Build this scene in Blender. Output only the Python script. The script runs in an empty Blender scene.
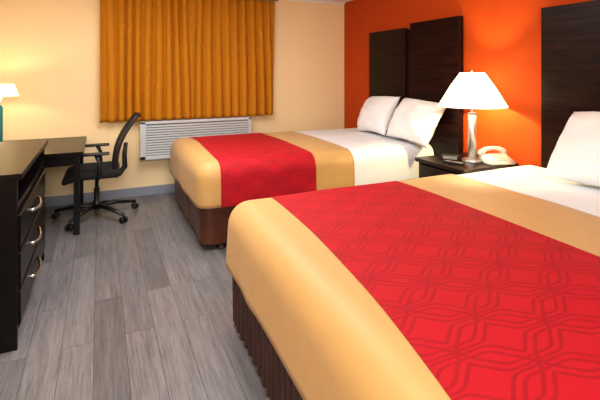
import bpy, bmesh, math, random
from mathutils import Vector, Matrix, noise
random.seed(3)
scene = bpy.context.scene
COL = scene.collection

# ------------------------------------------------------------ materials
def srgb(r, g, b):
    def f(c):
        c /= 255.0
        return c/12.92 if c <= 0.04045 else ((c+0.055)/1.055)**2.4
    return (f(r), f(g), f(b), 1.0)

def new_mat(name):
    m = bpy.data.materials.new(name); m.use_nodes = True
    nt = m.node_tree
    return m, nt, nt.nodes["Principled BSDF"]

def simple(name, col, rough=0.5, metal=0.0, var=0.06, scale=8.0, bump=0.0, stretch=(1,1,1), sheen=0.0, spec=None):
    m, nt, b = new_mat(name)
    tc = nt.nodes.new("ShaderNodeTexCoord")
    mp = nt.nodes.new("ShaderNodeMapping"); mp.inputs["Scale"].default_value = stretch
    nz = nt.nodes.new("ShaderNodeTexNoise"); nz.inputs["Scale"].default_value = scale; nz.inputs["Detail"].default_value = 4
    nt.links.new(tc.outputs["Object"], mp.inputs[0]); nt.links.new(mp.outputs[0], nz.inputs["Vector"])
    cr = nt.nodes.new("ShaderNodeValToRGB")
    c = Vector(col[:3])
    cr.color_ramp.elements[0].position = 0.3; cr.color_ramp.elements[1].position = 0.7
    cr.color_ramp.elements[0].color = (*(c*(1-var)), 1); cr.color_ramp.elements[1].color = (*[min(1, x) for x in c*(1+var)], 1)
    nt.links.new(nz.outputs["Fac"], cr.inputs[0]); nt.links.new(cr.outputs[0], b.inputs["Base Color"])
    b.inputs["Roughness"].default_value = rough; b.inputs["Metallic"].default_value = metal
    if spec is not None: b.inputs["Specular IOR Level"].default_value = spec
    if sheen: b.inputs["Sheen Weight"].default_value = sheen
    if bump:
        bp = nt.nodes.new("ShaderNodeBump"); bp.inputs["Strength"].default_value = bump; bp.inputs["Distance"].default_value = 0.01
        nt.links.new(nz.outputs["Fac"], bp.inputs["Height"]); nt.links.new(bp.outputs[0], b.inputs["Normal"])
    return m

class NG:
    def __init__(s, nt): s.nt = nt
    def m(s, op, a, b=None, c=None):
        n = s.nt.nodes.new("ShaderNodeMath"); n.operation = op
        for i, v in enumerate((a, b, c)):
            if v is None: continue
            if isinstance(v, (int, float)): n.inputs[i].default_value = v
            else: s.nt.links.new(v, n.inputs[i])
        return n.outputs[0]

M_wall_back = simple("wall_peach_paint", srgb(255, 226, 174), 0.85, var=0.01, scale=3, bump=0.03)
M_wall_orange = simple("wall_orange_paint", srgb(188, 68, 10), 0.8, var=0.02, scale=3, bump=0.03, spec=0.2)
M_ceil = simple("ceiling_paint", srgb(244, 242, 238), 0.9, var=0.01)
M_base = simple("baseboard_vinyl", srgb(140, 146, 156), 0.5, var=0.03)
M_gold = simple("gold_fabric", srgb(208, 162, 94), 0.55, var=0.03, scale=14, bump=0.04, sheen=0.1)
M_white = simple("white_linen", srgb(248, 250, 252), 0.8, var=0.006, scale=6, bump=0.04)
M_pillow = simple("pillow_linen", srgb(248, 250, 253), 0.8, var=0.003, scale=6, bump=0.03)
M_brown = simple("brown_satin", srgb(84, 42, 24), 0.42, var=0.2, scale=4, bump=0.12)
M_skirt = simple("dark_brown_skirt", srgb(60, 31, 24), 0.55, var=0.25, scale=30, stretch=(1,1,0.25), bump=0.2)
M_curtain = simple("amber_curtain", srgb(192, 122, 16), 0.75, var=0.03, scale=4, spec=0.2)
M_black = simple("black_plastic", srgb(14, 14, 16), 0.4, var=0.05)
M_fabric = simple("black_fabric", srgb(14, 14, 17), 0.9, var=0.2, scale=60, bump=0.2)
M_chrome = simple("brushed_nickel", srgb(214, 210, 204), 0.25, metal=1.0, var=0.03)
M_column = simple("satin_nickel_column", srgb(226, 224, 220), 0.36, metal=0.9, var=0.02)
M_ac = simple("ac_plastic", srgb(204, 208, 208), 0.5, var=0.02)
M_acd = simple("ac_dark", srgb(112, 118, 120), 0.6, var=0.02)
M_phone = simple("cream_plastic", srgb(236, 232, 218), 0.4, var=0.02)
M_button = simple("grey_buttons", srgb(150, 146, 136), 0.5, var=0.02)
M_teal = simple("teal_ceramic", srgb(20, 120, 118), 0.3, var=0.05)
M_wframe = simple("window_frame_paint", srgb(225, 225, 220), 0.5, var=0.02)

def wood(name, c1, c2, axis, rough=0.3, sc=3.0, spec=0.5):
    m, nt, b = new_mat(name)
    tc = nt.nodes.new("ShaderNodeTexCoord")
    mp = nt.nodes.new("ShaderNodeMapping")
    s = [14.0, 14.0, 14.0]; s[axis] = 0.9
    mp.inputs["Scale"].default_value = s
    nz = nt.nodes.new("ShaderNodeTexNoise"); nz.inputs["Scale"].default_value = sc; nz.inputs["Detail"].default_value = 6
    nz.inputs["Distortion"].default_value = 0.4
    nt.links.new(tc.outputs["Object"], mp.inputs[0]); nt.links.new(mp.outputs[0], nz.inputs["Vector"])
    cr = nt.nodes.new("ShaderNodeValToRGB")
    cr.color_ramp.elements[0].position = 0.35; cr.color_ramp.elements[0].color = c1
    cr.color_ramp.elements[1].position = 0.7; cr.color_ramp.elements[1].color = c2
    nt.links.new(nz.outputs["Fac"], cr.inputs[0]); nt.links.new(cr.outputs[0], b.inputs["Base Color"])
    b.inputs["Roughness"].default_value = rough
    b.inputs["Specular IOR Level"].default_value = spec
    return m
M_head = wood("espresso_wood_headboard", srgb(7, 2, 3), srgb(42, 18, 15), 1, 0.34, spec=0.14)
M_dress = wood("espresso_wood_dresser", srgb(7, 5, 6), srgb(16, 10, 10), 1, 0.3, spec=0.17)
M_night = wood("espresso_wood_nightstand", srgb(16, 9, 8), srgb(34, 20, 17), 1, 0.3, spec=0.3)

# floor
def floor_mat():
    m, nt, b = new_mat("grey_wood_planks")
    g = NG(nt)
    tc = nt.nodes.new("ShaderNodeTexCoord")
    sp = nt.nodes.new("ShaderNodeSeparateXYZ"); nt.links.new(tc.outputs["Object"], sp.inputs[0])
    cb = nt.nodes.new("ShaderNodeCombineXYZ"); nt.links.new(sp.outputs[1], cb.inputs[0]); nt.links.new(sp.outputs[0], cb.inputs[1])
    br = nt.nodes.new("ShaderNodeTexBrick")
    br.inputs["Scale"].default_value = 1.0
    br.inputs["Brick Width"].default_value = 1.25; br.inputs["Row Height"].default_value = 0.16
    br.inputs["Mortar Size"].default_value = 0.0017; br.inputs["Mortar Smooth"].default_value = 0.2
    br.inputs["Color1"].default_value = srgb(96, 94, 96); br.inputs["Color2"].default_value = srgb(124, 121, 122)
    br.inputs["Mortar"].default_value = srgb(68, 66, 67)
    br.offset = 0.37; br.offset_frequency = 2
    nt.links.new(cb.outputs[0], br.inputs["Vector"])
    def grain(sx, sy, scale, det):
        mp = nt.nodes.new("ShaderNodeMapping"); mp.inputs["Scale"].default_value = (sx, sy, 1)
        # shift grain per plank by its colour so that boards do not share streaks
        ad = nt.nodes.new("ShaderNodeVectorMath"); ad.operation = "ADD"
        sc_ = nt.nodes.new("ShaderNodeVectorMath"); sc_.operation = "SCALE"; sc_.inputs["Scale"].default_value = 40.0
        nt.links.new(br.outputs["Color"], sc_.inputs[0])
        nt.links.new(cb.outputs[0], ad.inputs[0]); nt.links.new(sc_.outputs[0], ad.inputs[1])
        nt.links.new(ad.outputs[0], mp.inputs[0])
        nz = nt.nodes.new("ShaderNodeTexNoise"); nz.inputs["Scale"].default_value = scale; nz.inputs["Detail"].default_value = det
        nz.inputs["Roughness"].default_value = 0.75
        nt.links.new(mp.outputs[0], nz.inputs["Vector"]); return nz.outputs["Fac"]
    g1 = grain(1.6, 34, 3.0, 9); g2 = grain(1.0, 11.0, 2.0, 4)
    s = g.m("ADD", g.m("MULTIPLY", g1, 1.3), g.m("MULTIPLY", g2, 0.8))
    k = g.m("ADD", g.m("MULTIPLY", g.m("SUBTRACT", s, 1.05), 1.5), 1.0)
    vm = nt.nodes.new("ShaderNodeVectorMath"); vm.operation = "SCALE"
    nt.links.new(br.outputs["Color"], vm.inputs[0]); nt.links.new(k, vm.inputs["Scale"])
    nt.links.new(vm.outputs[0], b.inputs["Base Color"])
    b.inputs["Roughness"].default_value = 0.3
    bp = nt.nodes.new("ShaderNodeBump"); bp.inputs["Strength"].default_value = 0.10; bp.inputs["Distance"].default_value = 0.004
    nt.links.new(k, bp.inputs["Height"]); nt.links.new(bp.outputs[0], b.inputs["Normal"])
    return m
M_floor = floor_mat()

# red patterned runner (uses UV in metres)
def red_mat():
    m, nt, b = new_mat("red_patterned_fabric")
    g = NG(nt)
    uv = nt.nodes.new("ShaderNodeUVMap"); uv.uv_map = "UVMap"
    sp = nt.nodes.new("ShaderNodeSeparateXYZ"); nt.links.new(uv.outputs[0], sp.inputs[0])
    U, V = sp.outputs[0], sp.outputs[1]
    def ring(ox, oy, Px, Py, a, rad, gap, w):
        fx = g.m("MULTIPLY", g.m("ABSOLUTE", g.m("SUBTRACT", g.m("FRACT", g.m("DIVIDE", g.m("ADD", U, ox+20*Px), Px)), 0.5)), Px)
        fy = g.m("MULTIPLY", g.m("ABSOLUTE", g.m("SUBTRACT", g.m("FRACT", g.m("DIVIDE", g.m("ADD", V, oy+20*Py), Py)), 0.5)), Py)
        fx2 = g.m("MULTIPLY", fx, a)
        hexd = g.m("ADD", g.m("MULTIPLY", fx2, 0.80), g.m("MULTIPLY", fy, 0.55))
        d = g.m("SMOOTH_MAX", g.m("SMOOTH_MAX", hexd, fy, 0.018), g.m("MULTIPLY", fx2, 0.86), 0.018)
        e = g.m("ABSOLUTE", g.m("SUBTRACT", g.m("ABSOLUTE", g.m("SUBTRACT", d, rad)), gap))
        mr = nt.nodes.new("ShaderNodeMapRange"); mr.inputs["From Min"].default_value = w; mr.inputs["From Max"].default_value = w*2.0
        mr.inputs["To Min"].default_value = 1; mr.inputs["To Max"].default_value = 0
        nt.links.new(e, mr.inputs["Value"]); return mr.outputs[0]
    Px, Py = 0.35, 0.215
    r1 = ring(0, 0, Px, Py, 0.56, 0.092, 0.0090, 0.0025)
    r2 = ring(Px/2, Py/2, Px, Py, 0.56, 0.092, 0.0090, 0.0025)
    mk = g.m("MAXIMUM", r1, r2)
    mx = nt.nodes.new("ShaderNodeMix"); mx.data_type = 'RGBA'
    mx.inputs[6].default_value = srgb(188, 10, 29); mx.inputs[7].default_value = srgb(160, 6, 22)
    nt.links.new(mk, mx.inputs[0]); nt.links.new(mx.outputs[2], b.inputs["Base Color"])
    b.inputs["Roughness"].default_value = 0.7; b.inputs["Specular IOR Level"].default_value = 0.3
    return m
M_red = red_mat()

def shade_mat(name, col, strength, ecol=None):
    m, nt, b = new_mat(name)
    nt.nodes.remove(b)
    out = nt.nodes["Material Output"]
    df = nt.nodes.new("ShaderNodeBsdfDiffuse"); df.inputs[0].default_value = col
    tr = nt.nodes.new("ShaderNodeBsdfTranslucent"); tr.inputs[0].default_value = col
    em = nt.nodes.new("ShaderNodeEmission"); em.inputs[0].default_value = ecol or col; em.inputs[1].default_value = strength
    mx = nt.nodes.new("ShaderNodeMixShader"); mx.inputs[0].default_value = 0.5
    nt.links.new(df.outputs[0], mx.inputs[1]); nt.links.new(tr.outputs[0], mx.inputs[2])
    ad = nt.nodes.new("ShaderNodeAddShader")
    nt.links.new(mx.outputs[0], ad.inputs[0]); nt.links.new(em.outputs[0], ad.inputs[1])
    nt.links.new(ad.outputs[0], out.inputs[0])
    return m
M_shade = shade_mat("lamp_shade_fabric", srgb(190, 190, 192), 0.3, srgb(255, 246, 235))
M_shade2 = shade_mat("desk_lamp_shade_fabric", srgb(225, 215, 190), 0.3)
M_bulb = shade_mat("bulb_glass", srgb(255, 240, 200), 4.0)

# ------------------------------------------------------------ geometry helpers
def obj_from_bm(name, bm, mat, parent=None, smooth=False, M=None):
    if M is not None: bmesh.ops.transform(bm, matrix=M, verts=bm.verts)
    me = bpy.data.meshes.new(name); bm.to_mesh(me); bm.free()
    vs = [v.co for v in me.vertices]
    lo = Vector([min(v[i] for v in vs) for i in range(3)]); hi = Vector([max(v[i] for v in vs) for i in range(3)])
    c = (lo+hi)/2
    me.transform(Matrix.Translation(-c))
    mats = mat if isinstance(mat, (list, tuple)) else [mat]
    for mm in mats: me.materials.append(mm)
    if smooth:
        for p in me.polygons: p.use_smooth = True
    o = bpy.data.objects.new(name, me); COL.objects.link(o)
    o.location = c
    if parent is not None:
        o.parent = parent
        o.location = c - PLOC[parent.name]
    PLOC[o.name] = c
    return o
PLOC = {}

def empty(name, loc, label, cat, group=None):
    e = bpy.data.objects.new(name, None); COL.objects.link(e)
    e.empty_display_size = 0.1
    e.location = loc; PLOC[e.name] = Vector(loc)
    e["label"] = label; e["category"] = cat
    if group: e["group"] = group
    return e

def bm_box(x0, x1, y0, y1, z0, z1, bev=0.0, seg=2, bm=None):
    tmp = bmesh.new()
    bmesh.ops.create_cube(tmp, size=1.0)
    for v in tmp.verts:
        v.co = Vector(((x0+x1)/2+v.co.x*(x1-x0), (y0+y1)/2+v.co.y*(y1-y0), (z0+z1)/2+v.co.z*(z1-z0)))
    if bev: bmesh.ops.bevel(tmp, geom=list(tmp.edges), offset=bev, segments=seg, profile=0.5, affect='EDGES')
    if bm is None: return tmp
    merge(bm, tmp); return bm

def merge(bm, tmp):
    me = bpy.data.meshes.new("tmp"); tmp.to_mesh(me); tmp.free()
    bm.from_mesh(me); bpy.data.meshes.remove(me)

def bm_lathe(profile, cx, cy, seg=40, cap=True):
    bm = bmesh.new(); rings = []
    for r, z in profile:
        rings.append([bm.verts.new((cx+r*math.cos(2*math.pi*i/seg), cy+r*math.sin(2*math.pi*i/seg), z)) for i in range(seg)])
    for a, b in zip(rings, rings[1:]):
        for i in range(seg):
            bm.faces.new((a[i], a[(i+1) % seg], b[(i+1) % seg], b[i]))
    if cap:
        bm.faces.new(rings[0][::-1]); bm.faces.new(rings[-1])
    bmesh.ops.recalc_face_normals(bm, faces=bm.faces)
    return bm

def bm_tube(pts, rad, seg=10, flat=1.0, bm=None):
    own = bm is None
    if own: bm = bmesh.new()
    pts = [Vector(p) for p in pts]; n = len(pts)
    rads = rad if isinstance(rad, (list, tuple)) else [rad]*n
    up = Vector((0, 0, 1)); rings = []
    prev = None
    for i, p in enumerate(pts):
        t = (pts[min(i+1, n-1)]-pts[max(i-1, 0)]).normalized()
        if prev is None:
            a = up.cross(t)
            if a.length < 0.1: a = Vector((1, 0, 0)).cross(t)
            a.normalize()
        else:
            a = prev - t*prev.dot(t); a.normalize()
        prev = a
        b = t.cross(a)
        rings.append([bm.verts.new(p+a*rads[i]*math.cos(2*math.pi*k/seg)+b*rads[i]*flat*math.sin(2*math.pi*k/seg)) for k in range(seg)])
    for A, B in zip(rings, rings[1:]):
        for k in range(seg): bm.faces.new((A[k], A[(k+1) % seg], B[(k+1) % seg], B[k]))
    bm.faces.new(rings[0][::-1]); bm.faces.new(rings[-1])
    bmesh.ops.recalc_face_normals(bm, faces=bm.faces)
    return bm

def structure(o): o["kind"] = "structure"; return o

# ------------------------------------------------------------ room
XL, XR, YF, YB, ZC = -1.12, 3.30, -1.8, 5.53, 2.53
T = 0.12
structure(obj_from_bm("floor", bm_box(XL-T, XR+T, YF-T, YB+T, -T, 0), M_floor))
structure(obj_from_bm("ceiling", bm_box(XL-T, XR+T, YF-T, YB+T, ZC, ZC+T), M_ceil))
structure(obj_from_bm("wall_back", bm_box(XL-T, XR+T, YB, YB+T, 0, ZC), M_wall_back))
structure(obj_from_bm("wall_right", bm_box(XR, XR+T, YF, YB, 0, ZC), M_wall_orange))
structure(obj_from_bm("wall_left", bm_box(XL-T, XL, YF, YB, 0, ZC), M_wall_back))
structure(obj_from_bm("wall_front", bm_box(XL-T, XR+T, YF-T, YF, 0, ZC), M_wall_back))
structure(obj_from_bm("baseboard_back", bm_box(XL, XR, YB-0.012, YB, 0, 0.11, 0.003), M_base))
structure(obj_from_bm("baseboard_right", bm_box(XR-0.012, XR, YF, YB-0.012, 0, 0.11, 0.003), M_base))
structure(obj_from_bm("baseboard_left", bm_box(XL, XL+0.012, YF, YB-0.012, 0, 0.11, 0.003), M_base))
structure(obj_from_bm("trim_1", bm_box(XL, XR, YB-0.02, YB, ZC-0.03, ZC, 0.003), M_ceil))

# window behind the curtain
wb = bm_box(0.15, 2.0, YB-0.03, YB-0.001, 1.05, 1.10)
for b in [(0.15, 2.0, 2.3, 2.35), (0.15, 0.2, 1.05, 2.35), (1.95, 2.0, 1.05, 2.35), (1.05, 1.1, 1.05, 2.35)]:
    bm_box(b[0], b[1], YB-0.03, YB-0.001, b[2], b[3], bm=wb)
w = structure(obj_from_bm("window_1", wb, M_wframe))

# curtains
def curtain(x0, x1, z0, z1, yc, seed, name="curtain"):
    bm = bmesh.new(); nx, nz = 380, 34
    L = x1-x0; rows = []
    for j in range(nz+1):
        tz = j/nz; z = z1+(z0-z1)*tz
        row = []
        for i in range(nx+1):
            t = i/nx; X = t*L
            ph = X/0.112*2*math.pi + 4.0*noise.noise(Vector((X*2.6+seed, tz*0.5, 0)))
            big = noise.noise(Vector((X*4+seed*2, tz*0.8, seed)))
            amp = (0.022+0.012*tz)*(1+0.7*big)
            s = math.sin(ph)
            y = yc + amp*s + 0.020*noise.noise(Vector((X*6+seed, tz*1.6, 3)))
            e = min(1, t/0.06, (1-t)/0.06)
            x = x0+X + e*0.012*math.cos(ph)*(0.5+tz*0.5)
            row.append(bm.verts.new((x, y, z + (0.006*noise.noise(Vector((X*9, seed, 0))) if j == nz else 0))))
        rows.append(row)
    for j in range(nz):
        for i in range(nx):
            bm.faces.new((rows[j][i], rows[j+1][i], rows[j+1][i+1], rows[j][i+1]))
    o = obj_from_bm(name, bm, M_curtain, smooth=True)
    md = o.modifiers.new("sol", 'SOLIDIFY'); md.thickness = 0.003
    return o
for (a, b_, s_) in [(0.0, 1.068, 1.0), (1.071, 2.14, 7.0)]:
    c = curtain(a, b_, 0.92, 2.455, YB-0.10, s_)
    c["label"] = "amber gold pleated curtain panel hanging over the window"; c["category"] = "curtain"; c["group"] = "window curtains"
rod = bm_tube([(-0.08, YB-0.10, 2.475), (2.2, YB-0.10, 2.475)], 0.012)
for x in (-0.05, 1.06, 2.17): bm_tube([(x, YB-0.10, 2.475), (x, YB-0.001, 2.475)], 0.008, bm=rod)
rod = obj_from_bm("curtain_rod", rod, M_chrome, smooth=True)
rod["label"] = "thin metal curtain rod fixed to the wall above window"; rod["category"] = "curtain rod"

# ------------------------------------------------------------ PTAC air conditioner
ac = empty("air_conditioner", (1.1, YB, 0.44), "pale grey through-wall air conditioner with louvred grille under window", "air conditioner")
ax0, ax1, ay, az0, az1 = 0.43, 1.79, YB-0.17, 0.46, 0.91
obj_from_bm("body", bm_box(ax0, ax1, ay+0.02, YB-0.001, az0, az1, 0.015, 3), M_ac, ac)
fb = bm_box(ax0-0.006, ax1+0.006, ay, ay+0.022, az0, az0+0.045, 0.006)
bm_box(ax0-0.006, ax1+0.006, ay, ay+0.022, az1-0.03, az1, 0.006, bm=fb)
bm_box(ax0-0.006, ax0+0.06, ay, ay+0.022, az0, az1, 0.006, bm=fb)
bm_box(ax1-0.035, ax1+0.006, ay, ay+0.022, az0, az1, 0.006, bm=fb)
obj_from_bm("front_frame", fb, M_ac, ac)
obj_from_bm("recess_panel", bm_box(ax0+0.02, ax1-0.02, ay+0.016, ay+0.024, az0+0.02, az1-0.02), M_acd, ac)
gb = bmesh.new()
z = az0+0.053
while z < az1-0.045:
    bm_box(ax0+0.05, ax1-0.03, ay+0.003, ay+0.017, z, z+0.0205, 0.003, 1, bm=gb); z += 0.030
obj_from_bm("grille", gb, M_ac, ac)

# ------------------------------------------------------------ bedding shells
def sstep(t): t = max(0, min(1, t)); return t*t*(3-2*t)

def shell(x0, y0, y1, zt, zb, r, off, xl, xr, foot=True, fold=0.012, flare=0.02, seed=0.0, pleat=0.0, step=0.03, near=True, far=True, crown=0.015, skew=0.0):
    bm = bmesh.new(); uvl = bm.loops.layers.uv.new("UVMap")
    zk = zt-zb
    def P(x, y, z):
        c = Vector((max(x, x0+r), min(max(y, y0+r), y1-r), min(z, zt-r)))
        d = Vector((x, y, z))-c
        n = d.normalized() if d.length > 1e-6 else Vector((0, 0, 1))
        p = c+n*(r+off)
        w = sstep((zt-p.z)/zk)
        nh = Vector((n.x, n.y, 0))
        f = noise.noise(Vector((p.x*2.6+seed, p.y*2.6, z*0.6)))+0.4*noise.noise(Vector((p.x*7+seed, p.y*7, z*0.8)))
        amt = flare*w+fold*w*f
        if pleat:
            s = (p.x+p.y*1.0)
            if n.x*n.x > 0.5: s = p.y
            elif n.y*n.y > 0.5: s = p.x
            s += 0.035*noise.noise(Vector((s*5, seed, z*1.2)))
            amt += pleat*(abs(math.sin(s*math.pi/0.072))**0.8-0.9)*(0.55+0.45*w)*(1+0.5*noise.noise(Vector((s*9, seed, 2))))
        p = p+nh*amt
        ty = (p.y-y0)/(y1-y0)
        p.z += n.z*(crown*math.sin(math.pi*max(0, min(1, ty)))+0.006*noise.noise(Vector((x*2.2+seed, y*2.2, 0))))
        if z < zb+0.001: p.z += 0.008*noise.noise(Vector((p.x*4, p.y*4, seed)))
        p.x += skew*(p.y-1.3)*max(0, min(1, (1.9-p.x)/1.2))
        return p
    def XS(y):
        a, b = xl(y), xr(y); n = max(2, int((b-a)/step)); return a, b, n
    NX = XS((y0+y1)/2)[2]
    NY = int((y1-y0)/step); NZ = max(4, int(zk/max(step, 0.03)))
    def grid(fn, fuv, nu, nv):
        g = [[None]*(nv+1) for _ in range(nu+1)]
        U = [[None]*(nv+1) for _ in range(nu+1)]
        for i in range(nu+1):
            for j in range(nv+1):
                x, y, z_ = fn(i/nu, j/nv); g[i][j] = bm.verts.new(P(x, y, z_)); U[i][j] = fuv(x, y, z_)
        for i in range(nu):
            for j in range(nv):
                f = bm.faces.new((g[i][j], g[i+1][j], g[i+1][j+1], g[i][j+1]))
                f.smooth = True
                for l, q in zip(f.loops, (U[i][j], U[i+1][j], U[i+1][j+1], U[i][j+1])): l[uvl].uv = q
    def X(t, y): a, b = xl(y), xr(y); return a+(b-a)*t
    if not pleat: grid(lambda a, b: (X(a, y0+(y1-y0)*b), y0+(y1-y0)*b, zt), lambda x, y, z: (x, y), NX, NY)
    if near: grid(lambda a, b: (X(a, y0), y0, zb+(zt-zb)*b), lambda x, y, z: (x, y0-(zt-z)), NX, NZ)
    if far: grid(lambda a, b: (X(a, y1), y1, zt+(zb-zt)*b), lambda x, y, z: (x, y1+(zt-z)), NX, NZ)
    if foot: grid(lambda a, b: (x0, y0+(y1-y0)*b, zb+(zt-zb)*a), lambda x, y, z: (x0-(zt-z), y), NZ, NY)
    bmesh.ops.remove_doubles(bm, verts=bm.verts, dist=0.0008)
    bmesh.ops.recalc_face_normals(bm, faces=bm.faces)
    return bm

HX = 3.215
def make_bed(x0, y0, y1, zt, zh, xlf, xrf, xgf, seed, label, slabel, covlabel, skirt_mat, pleat, skew=0.0):
    bed = empty("bed", (1.9, (y0+y1)/2, 0), label, "bed", "motel beds")
    sb = shell(x0+0.02, y0+0.03, y1-0.03, 0.54, 0.035 if pleat else 0.05, 0.06 if pleat else 0.10, 0, lambda y: x0+0.02, lambda y: HX, fold=0.014 if pleat else 0.022, flare=-0.005 if pleat else -0.02, seed=seed+4, pleat=pleat, step=0.009 if pleat else 0.03, crown=0, skew=skew)
    sk = obj_from_bm("bed_skirt", sb, skirt_mat, bed); sk["label"] = slabel
    obj_from_bm("box_spring", bm_box(x0+0.16, HX, y0+0.12, y1-0.12, 0.10, 0.40, 0.02), M_black, bed)
    for lx in (x0+0.20, 3.0):
        for ly in (y0+0.08, y1-0.10):
            obj_from_bm("leg", bm_lathe([(0.034, 0.0), (0.038, 0.01), (0.028, 0.03), (0.026, 0.11)], lx, ly, 16), M_black, bed)
    wbm = shell(x0+0.02, y0+0.012, y1-0.012, zt-0.006, zh+0.02, 0.11, 0, lambda y: x0+0.02, lambda y: HX, fold=0.012, flare=0.008, seed=seed, step=0.035, skew=skew)
    obj_from_bm("mattress", wbm, M_white, bed, smooth=True)
    sp = shell(x0, y0, y1, zt, zh, 0.12, 0.006, lambda y: x0, xgf, fold=0.010, flare=0.010, seed=seed, skew=skew)
    cov = obj_from_bm("bedspread", sp, M_gold, None, smooth=True)
    md = cov.modifiers.new("sol", 'SOLIDIFY'); md.thickness = 0.005; md.offset = -1
    cov["label"] = covlabel; cov["category"] = "bedspread"; cov["group"] = "motel bedspreads"
    rb = shell(x0, y0, y1, zt, zh, 0.12, 0.0095, xlf, xrf, foot=False, fold=0.010, flare=0.010, seed=seed, skew=skew)
    band = obj_from_bm("red_band", rb, M_red, cov, smooth=True)
    band["label"] = "red band with interlocking geometric line pattern"
    return bed

make_bed(0.735, 3.53, 5.16, 0.735, 0.375, lambda y: 0.93+0.02*math.sin(y*3), lambda y: 1.80, lambda y: 2.22+0.01*math.sin(y*3), 2.0,
    "made double bed with white sheets and gold coverlet by window wall", "smooth bronze brown satin bed wrap",
    "gold bedspread with red band on the bed beside the window wall", M_brown, 0.0)
make_bed(0.64, 0.50, 2.53, 0.735, 0.38, lambda y: 0.905-0.15*(max(0, (2.5-y))/1.73)**2.0, lambda y: 1.82+0.05*(y-1.0)/1.5, lambda y: 2.31+0.07*(y-1.0)/1.5, 9.0,
    "made double bed with white sheets, gold coverlet and pleated skirt", "dark brown pleated bed skirt",
    "gold bedspread with red band over dark pleated bed skirt", M_skirt, 0.034, 0.035)

# ------------------------------------------------------------ headboards
def headboard(ya, yb, label):
    h = empty("headboard", (XR, (ya+yb)/2, 0.0), label, "headboard", "wall headboards")
    w = (ya-yb); g = 0.11
    p = (w-g)/2; B = XR-0.014
    obj_from_bm("panel", bm_box(XR-0.055, B, ya-p, ya, 0.0, 2.02, 0.004), M_head, h)
    obj_from_bm("center_strip", bm_box(XR-0.032, B, yb+p-0.01, ya-p+0.01, 0.0, 2.0, 0.004), M_head, h)
    obj_from_bm("panel", bm_box(XR-0.075, B, yb, yb+p, 0.0, 2.06, 0.004), M_head, h)
headboard(4.80, 3.20, "tall espresso wood panel headboard behind the window-side bed")
headboard(2.34, 0.73, "tall espresso wood panel headboard behind the closer bed")

# ------------------------------------------------------------ pillows
def pillow(cx, cy, cz, w, h, t, tilt, yaw, label, seed, roll=0.0):
    bm = bmesh.new(); N = 44; NH = 32
    def S(sgn):
        rows = []
        for i in range(N+1):
            row = []
            for j in range(NH+1):
                u = -1+2*i/N; v = -1+2*j/NH
                e = (max(0, 1-abs(u)**2.5))**0.56*(max(0, 1-abs(v)**2.5))**0.56
                rr = 1-0.02*(abs(u*v))**4
                px = u*w/2*(1-0.075*(1-v*v)*abs(u)**3)*rr
                py = v*h/2*(1-0.095*(1-u*u)*abs(v)**3)*rr
                zz = sgn*t/2*e*(1+0.16*noise.noise(Vector((u*1.4+seed, v*1.4, sgn))))
                zz += 0.020*e*noise.noise(Vector((u*2.6+v*1.5+seed, v*2.6, sgn*2)))
                zz += sgn*0.006*noise.noise(Vector((u*8+seed, v*8, sgn*2)))*min(1, 5*(1-abs(u)))*min(1, 5*(1-abs(v)))
                zz -= 0.025*(u*u*v*v)
                row.append(bm.verts.new((px, py, zz)))
            rows.append(row)
        for i in range(N):
            for j in range(NH):
                q = (rows[i][j], rows[i+1][j], rows[i+1][j+1], rows[i][j+1])
                bm.faces.new(q if sgn > 0 else q[::-1])
    S(1); S(-1)
    bmesh.ops.remove_doubles(bm, verts=bm.verts, dist=0.0006)
    B = Matrix(((0, 0, -1, 0), (-1, 0, 0, 0), (0, 1, 0, 0), (0, 0, 0, 1)))
    M = Matrix.Translation((cx, cy, cz)) @ Matrix.Rotation(yaw, 4, 'Z') @ Matrix.Rotation(tilt, 4, 'Y') @ Matrix.Rotation(roll, 4, 'X') @ B
    o = obj_from_bm("pillow", bm, M_pillow, None, True, M)
    o["label"] = label; o["category"] = "pillow"; o["group"] = "white bed pillows"
    return o
pillow(3.055, 4.36, 0.99, 0.67, 0.50, 0.25, math.radians(27), math.radians(-6), "plump white pillow leaning on headboard near the window wall", 1, math.radians(-3))
pillow(3.03, 3.64, 0.99, 0.68, 0.51, 0.26, math.radians(31), math.radians(1), "plump white pillow leaning on headboard beside the nightstand", 5, math.radians(3))
pillow(2.98, 1.63, 1.0, 0.80, 0.57, 0.30, math.radians(37), 0, "plump white pillow leaning on headboard of the closer bed", 11)

# ------------------------------------------------------------ nightstand
NZT = 0.71
ns = empty("nightstand", (2.95, 2.86, 0), "espresso wood nightstand between the two beds holding lamp and phone", "nightstand")
obj_from_bm("top", bm_box(2.64, 3.28, 2.57, 3.16, NZT-0.035, NZT, 0.004), M_night, ns)
nb = bm_box(2.67, 3.28, 2.60, 2.625, 0.0, NZT-0.035, 0.002)
bm_box(2.67, 3.28, 3.115, 3.14, 0.0, NZT-0.035, 0.002, bm=nb)
bm_box(3.25, 3.28, 2.6, 3.14, 0.05, NZT-0.035, bm=nb)
bm_box(2.68, 3.27, 2.62, 3.12, 0.08, 0.10, bm=nb)
bm_box(2.68, 3.27, 2.62, 3.12, 0.36, 0.38, bm=nb)
obj_from_bm("body", nb, M_night, ns)
dr = obj_from_bm("drawer", bm_box(2.652, 2.67, 2.63, 3.11, 0.40, NZT-0.05, 0.004), M_night, ns)
obj_from_bm("handle", bm_tube([(2.652, 2.80, 0.53), (2.63, 2.81, 0.53), (2.625, 2.87, 0.53), (2.63, 2.93, 0.53), (2.652, 2.94, 0.53)], 0.005), M_chrome, dr, True)

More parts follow.
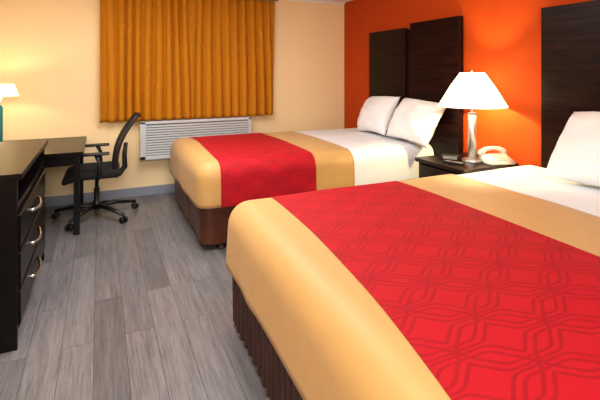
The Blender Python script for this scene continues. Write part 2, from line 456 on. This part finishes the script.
# table lamp
LX, LY = 2.995, 2.815
tl = empty("table_lamp", (LX, LY, NZT), "lit brushed metal table lamp with white conical shade on nightstand", "lamp")
obj_from_bm("base", bm_lathe([(0.085, NZT), (0.088, NZT+0.006), (0.085, NZT+0.018), (0.034, NZT+0.022)], LX, LY), M_column, tl, False)
obj_from_bm("stem", bm_lathe([(0.036, NZT+0.018), (0.036, 0.95), (0.036, 1.13)], LX, LY, 32), M_column, tl, True)
obj_from_bm("neck", bm_lathe([(0.038, 1.13), (0.038, 1.14), (0.012, 1.145), (0.010, 1.20)], LX, LY, 28), M_chrome, tl, False)
obj_from_bm("bulb", bm_lathe([(0.012, 1.20), (0.018, 1.22), (0.03, 1.25), (0.028, 1.275), (0.010, 1.295)], LX, LY, 20), M_bulb, tl, True)
sh = bm_lathe([(0.288, 1.195), (0.29, 1.20), (0.188, 1.37), (0.105, 1.49), (0.104, 1.493)], LX, LY, 56, cap=False)
sho = obj_from_bm("lamp_shade", sh, M_shade, tl, True)
finial = bm_lathe([(0.006, 1.48), (0.012, 1.50), (0.008, 1.515), (0.002, 1.525)], LX, LY, 14)
for k in range(3):
    a = k*2.094
    bm_tube([(LX, LY, 1.485), (LX+0.104*math.cos(a), LY+0.104*math.sin(a), 1.487)], 0.002, 6, bm=finial)
obj_from_bm("finial", finial, M_chrome, tl, True)

# telephone
def place(cx, cy, cz, yaw, s=1.0): return Matrix.Translation((cx, cy, cz)) @ Matrix.Rotation(yaw, 4, 'Z') @ Matrix.Scale(s, 4)
PM = place(3.13, 2.67, NZT, math.radians(-104), 1.15)
ph = empty("telephone", (3.13, 2.67, NZT), "cream corded desk telephone resting on the nightstand", "telephone")
pb = bmesh.new()
prof = [(-0.085, 0.0), (-0.085, 0.058), (-0.03, 0.062), (0.085, 0.02), (0.085, 0.0)]
A = [pb.verts.new((x, -0.105, z)) for x, z in prof]; B_ = [pb.verts.new((x, 0.105, z)) for x, z in prof]
pb.faces.new(A[::-1]); pb.faces.new(B_)
for i in range(5): pb.faces.new((A[i], A[(i+1) % 5], B_[(i+1) % 5], B_[i]))
bmesh.ops.recalc_face_normals(pb, faces=pb.faces)
bmesh.ops.bevel(pb, geom=list(pb.edges), offset=0.008, segments=3, affect='EDGES')
obj_from_bm("body", pb, M_phone, ph, True, PM)
kb = bmesh.new()
for i in range(4):
    for j in range(3):
        x = -0.02+i*0.023; y = -0.035+j*0.027; zc = 0.062-(x+0.038)*0.365
        bm_box(x, x+0.015, y, y+0.018, zc-0.006, zc+0.003, 0.002, 1, bm=kb)
obj_from_bm("keypad", kb, M_button, ph, False, PM)
hx = -0.055
hb = bm_tube([(hx, -0.115, 0.058), (hx, -0.10, 0.074), (hx, -0.06, 0.094), (hx, -0.02, 0.101), (hx, 0.02, 0.101), (hx, 0.06, 0.094), (hx, 0.10, 0.074), (hx, 0.115, 0.058)],
             [0.016, 0.026, 0.021, 0.018, 0.018, 0.021, 0.026, 0.016], 16, 0.85)
merge(hb, bm_tube([(hx, -0.09, 0.060), (hx, -0.09, 0.08)], [0.027, 0.024], 16))
merge(hb, bm_tube([(hx, 0.09, 0.060), (hx, 0.09, 0.08)], [0.027, 0.024], 16))
obj_from_bm("handset", hb, M_phone, ph, True, PM)
cord = []
for i in range(160):
    t = i/159; a = t*2*math.pi*20
    bx = -0.03+0.10*t; by = -0.108-0.015*math.sin(t*math.pi)
    cord.append((bx+0.006*math.cos(a), by, 0.010+0.035*(1-t)*(1-t)+0.006*math.sin(a)))
obj_from_bm("cord", bm_tube(cord, 0.0018, 5), M_phone, ph, True, PM)

# alarm clock + remote
CM = place(2.85, 2.93, NZT, math.radians(-50))
ck = empty("alarm_clock", (2.85, 2.93, NZT), "small black digital alarm clock on the nightstand beside lamp", "clock")
obj_from_bm("body", bm_box(-0.075, 0.075, -0.035, 0.035, 0.0, 0.05, 0.008, 3), M_black, ck, True, CM)
obj_from_bm("display", bm_box(-0.06, 0.06, -0.038, -0.033, 0.012, 0.04, 0.002), M_button, ck, False, CM)
RM = place(2.76, 2.80, NZT, math.radians(20))
rc = empty("remote_control", (2.76, 2.80, NZT), "black television remote control lying on the nightstand", "remote control")
obj_from_bm("body", bm_box(-0.025, 0.025, -0.09, 0.09, 0.0, 0.018, 0.006, 3), M_black, rc, True, RM)
rb_ = bmesh.new()
for i in range(3):
    for j in range(6): bm_box(-0.018+i*0.0135, -0.009+i*0.0135, -0.07+j*0.024, -0.058+j*0.024, 0.017, 0.0205, 0.001, 1, bm=rb_)
obj_from_bm("button_pad", rb_, M_button, rc, False, RM)

# ------------------------------------------------------------ dresser
DX = -0.40
ds = empty("dresser", (-0.75, 3.37, 0), "dark espresso wood dresser with three drawers and silver bow handles", "dresser")
obj_from_bm("top", bm_box(XL+0.02, DX+0.02, 2.72, 4.02, 0.92, 0.955, 0.004), M_dress, ds)
db = bm_box(XL+0.03, DX-0.005, 2.745, 2.775, 0, 0.92, 0.002)
bm_box(XL+0.03, DX-0.005, 3.965, 3.995, 0, 0.92, 0.002, bm=db)
bm_box(XL+0.03, XL+0.05, 2.77, 3.97, 0.02, 0.92, bm=db)
bm_box(XL+0.05, DX-0.03, 2.77, 3.97, 0.06, 0.09, bm=db)
bm_box(XL+0.05, DX-0.01, 2.77, 3.97, 0.745, 0.775, bm=db)
bm_box(DX-0.05, DX-0.03, 2.77, 3.97, 0.0, 0.75, bm=db)
obj_from_bm("body", db, M_dress, ds)
for zc in (0.205, 0.415, 0.625):
    d = obj_from_bm("drawer", bm_box(DX-0.03, DX+0.006, 2.785, 3.955, zc-0.093, zc+0.093, 0.008, 3), M_dress, ds)
    zz = zc+0.005
    pts = []
    for i in range(13):
        t = i/12; pts.append((DX+0.006+0.030*math.sin(math.pi*t)**0.6, 3.17+0.32*t, zz-0.016*math.sin(math.pi*t)))
    obj_from_bm("handle", bm_tube(pts, 0.011, 10, 0.9), M_chrome, d, True)

# ------------------------------------------------------------ desk
dk = empty("desk", (-0.6, 4.97, 0), "dark espresso wood writing desk against the window wall", "desk")
obj_from_bm("desktop", bm_box(XL+0.02, -0.14, 4.44, 5.50, 0.725, 0.765, 0.004), M_dress, dk)
ap = bm_box(XL+0.06, -0.19, 4.465, 4.485, 0.64, 0.725)
bm_box(-0.20, -0.18, 4.48, 5.46, 0.67, 0.725, bm=ap)
bm_box(XL+0.06, -0.19, 5.46, 5.48, 0.64, 0.725, bm=ap)
obj_from_bm("apron", ap, M_dress, dk)
for lx in (-0.20, XL+0.06):
    for ly in (4.47, 5.43):
        obj_from_bm("leg", bm_box(lx-0.02, lx+0.03, ly-0.015, ly+0.04, 0, 0.725, 0.003), M_dress, dk)

# desk lamp
DLX, DLY = -0.90, 5.08
dl = empty("desk_lamp", (DLX, DLY, 0.765), "lit desk lamp with teal column and cream shade on desk", "lamp")
obj_from_bm("base", bm_lathe([(0.08, 0.765), (0.08, 0.78), (0.04, 0.79)], DLX, DLY), M_chrome, dl, True)
obj_from_bm("column", bm_lathe([(0.03, 0.785), (0.032, 0.80), (0.032, 1.15), (0.02, 1.17), (0.008, 1.18), (0.008, 1.22)], DLX, DLY, 24), M_teal, dl, True)
obj_from_bm("lamp_shade", bm_lathe([(0.165, 1.262), (0.166, 1.265), (0.125, 1.375), (0.124, 1.378)], DLX, DLY, 48, cap=False), M_shade2, dl, True)
obj_from_bm("bulb", bm_lathe([(0.01, 1.21), (0.024, 1.24), (0.022, 1.265), (0.008, 1.28)], DLX, DLY, 16), M_bulb, dl, True)

# ------------------------------------------------------------ office chair (local: faces -X)
CH = place(-0.03, 4.93, 0, math.radians(-1))
ch = empty("office_chair", (-0.03, 4.93, 0), "black mesh-back swivel office chair with armrests on casters", "chair")
R = 0.40
for k in range(5):
    a = k*2*math.pi/5+0.35
    c, s = math.cos(a), math.sin(a)
    leg = bm_tube([(0.03*c, 0.03*s, 0.125), (R*0.5*c, R*0.5*s, 0.115), (R*c, R*s, 0.082)], [0.032, 0.026, 0.019], 10, 0.8)
    L = obj_from_bm("leg", leg, M_black, ch, True, CH)
    tx, ty = -s, c
    cs = bm_tube([(R*c, R*s, 0.05), (R*c, R*s, 0.085)], 0.010, 8)
    for sd in (-1, 1):
        p1 = Vector((R*c+tx*sd*0.010, R*s+ty*sd*0.010, 0.032)); p2 = Vector((R*c+tx*sd*0.032, R*s+ty*sd*0.032, 0.032))
        merge(cs, bm_tube([p1, p1+(p2-p1)*0.1, p1+(p2-p1)*0.9, p2], [0.026, 0.031, 0.031, 0.024], 18))
    obj_from_bm("caster", cs, M_black, L, True, CH)
obj_from_bm("gas_column", bm_lathe([(0.045, 0.09), (0.045, 0.15), (0.028, 0.16), (0.028, 0.30), (0.018, 0.305), (0.018, 0.42)], 0, 0, 20), M_black, ch, True, CH)
obj_from_bm("mechanism", bm_box(-0.10, 0.14, -0.07, 0.07, 0.40, 0.445, 0.012), M_black, ch, False, CH)
seat = bm_box(-0.30, 0.22, -0.27, 0.27, 0.44, 0.52, 0.035, 4)
bmesh.ops.subdivide_edges(seat, edges=[e for e in seat.edges if e.calc_length() > 0.2], cuts=6, use_grid_fill=True)
for v in seat.verts:
    if v.co.x < -0.12: v.co.z -= 0.35*(v.co.x+0.12)**2*4
obj_from_bm("seat", seat, M_fabric, ch, True, CH)
def back(u, v):
    hw = 0.215*(1-0.10*abs(2*v-0.9)**2)*(1-0.15*v)
    x = 0.16+0.20*v-0.055*math.sin(v*math.pi)+0.02*v*v + 0.04*(1-u*u)
    return Vector((x, u*hw, 0.48+0.56*v))
bk = bmesh.new(); NU, NV = 16, 20
g = [[bk.verts.new(back(-1+2*i/NU, j/NV)) for j in range(NV+1)] for i in range(NU+1)]
for i in range(NU):
    for j in range(NV): bk.faces.new((g[i][j], g[i+1][j], g[i+1][j+1], g[i][j+1]))
bo = obj_from_bm("backrest", bk, M_fabric, ch, True, CH)
md = bo.modifiers.new("s", 'SOLIDIFY'); md.thickness = 0.012
loop = [back(-1, j/12) for j in range(13)]+[back(-1+2*i/10, 1) for i in range(1, 10)]+[back(1, 1-j/12) for j in range(13)]+[back(1-2*i/10, 0) for i in range(1, 11)]
fr = bm_tube(loop, 0.018, 8)
merge(fr, bm_tube([(0.10, 0, 0.42), (0.22, 0, 0.43), (0.27, 0, 0.50), (0.265, 0, 0.62), (0.28, 0, 0.75)], [0.03, 0.03, 0.028, 0.025, 0.02], 10))
obj_from_bm("back_frame", fr, M_black, ch, True, CH)
for sd in (-1, 1):
    y = sd*0.29
    arm = bm_tube([(0.02, sd*0.18, 0.445), (0.02, y, 0.455), (0.03, y+sd*0.02, 0.50), (0.03, y+sd*0.02, 0.62), (0.0, y, 0.69)], [0.018, 0.02, 0.02, 0.018, 0.02], 8)
    A_ = obj_from_bm("armrest", arm, M_black, ch, True, CH)
    obj_from_bm("arm_pad", bm_box(-0.12, 0.12, y-0.035, y+0.035, 0.685, 0.712, 0.011, 3), M_black, A_, True, CH)

# ------------------------------------------------------------ lights
def area(name, loc, rot, size, sy, energy, col):
    l = bpy.data.lights.new(name, 'AREA'); l.shape = 'RECTANGLE'; l.size = size; l.size_y = sy; l.energy = energy; l.color = col
    o = bpy.data.objects.new(name, l); COL.objects.link(o); o.location = loc; o.rotation_euler = rot; return o
def point(name, loc, energy, col, r):
    l = bpy.data.lights.new(name, 'POINT'); l.energy = energy; l.color = col; l.shadow_soft_size = r
    o = bpy.data.objects.new(name, l); COL.objects.link(o); o.location = loc; return o
area("ceiling_fill", (0.5, 3.2, ZC-0.02), (0, 0, 0), 1.2, 2.0, 70, (0.98, 0.98, 1.0))  # added soft fill just under the ceiling, not a fixture of the room
area("behind_camera_fill", (0.0, -1.0, 2.1), (math.radians(62), 0, math.radians(4)), 1.2, 1.0, 78, (0.98, 0.98, 1.0))  # added fill hanging behind the camera to brighten the room, no real lamp there
point("table_lamp_light", (LX, LY, 1.36), 44, (1.0, 0.84, 0.42), 0.03)
point("desk_lamp_light", (DLX, DLY, 1.325), 6, (1.0, 0.80, 0.50), 0.02)

wd = bpy.data.worlds.new("world"); scene.world = wd; wd.use_nodes = True
wd.node_tree.nodes["Background"].inputs[0].default_value = (1, 0.95, 0.88, 1); wd.node_tree.nodes["Background"].inputs[1].default_value = 0.3

scene.view_settings.view_transform = 'Standard'

cam = bpy.data.cameras.new("camera"); co = bpy.data.objects.new("camera", cam); COL.objects.link(co)
cam.sensor_width = 36; cam.lens = 430/600*36; cam.shift_y = -128/600; cam.clip_start = 0.02
co.location = (0, 0, 1.5); co.rotation_euler = (math.radians(90), 0, -math.atan(200/430))
scene.camera = co
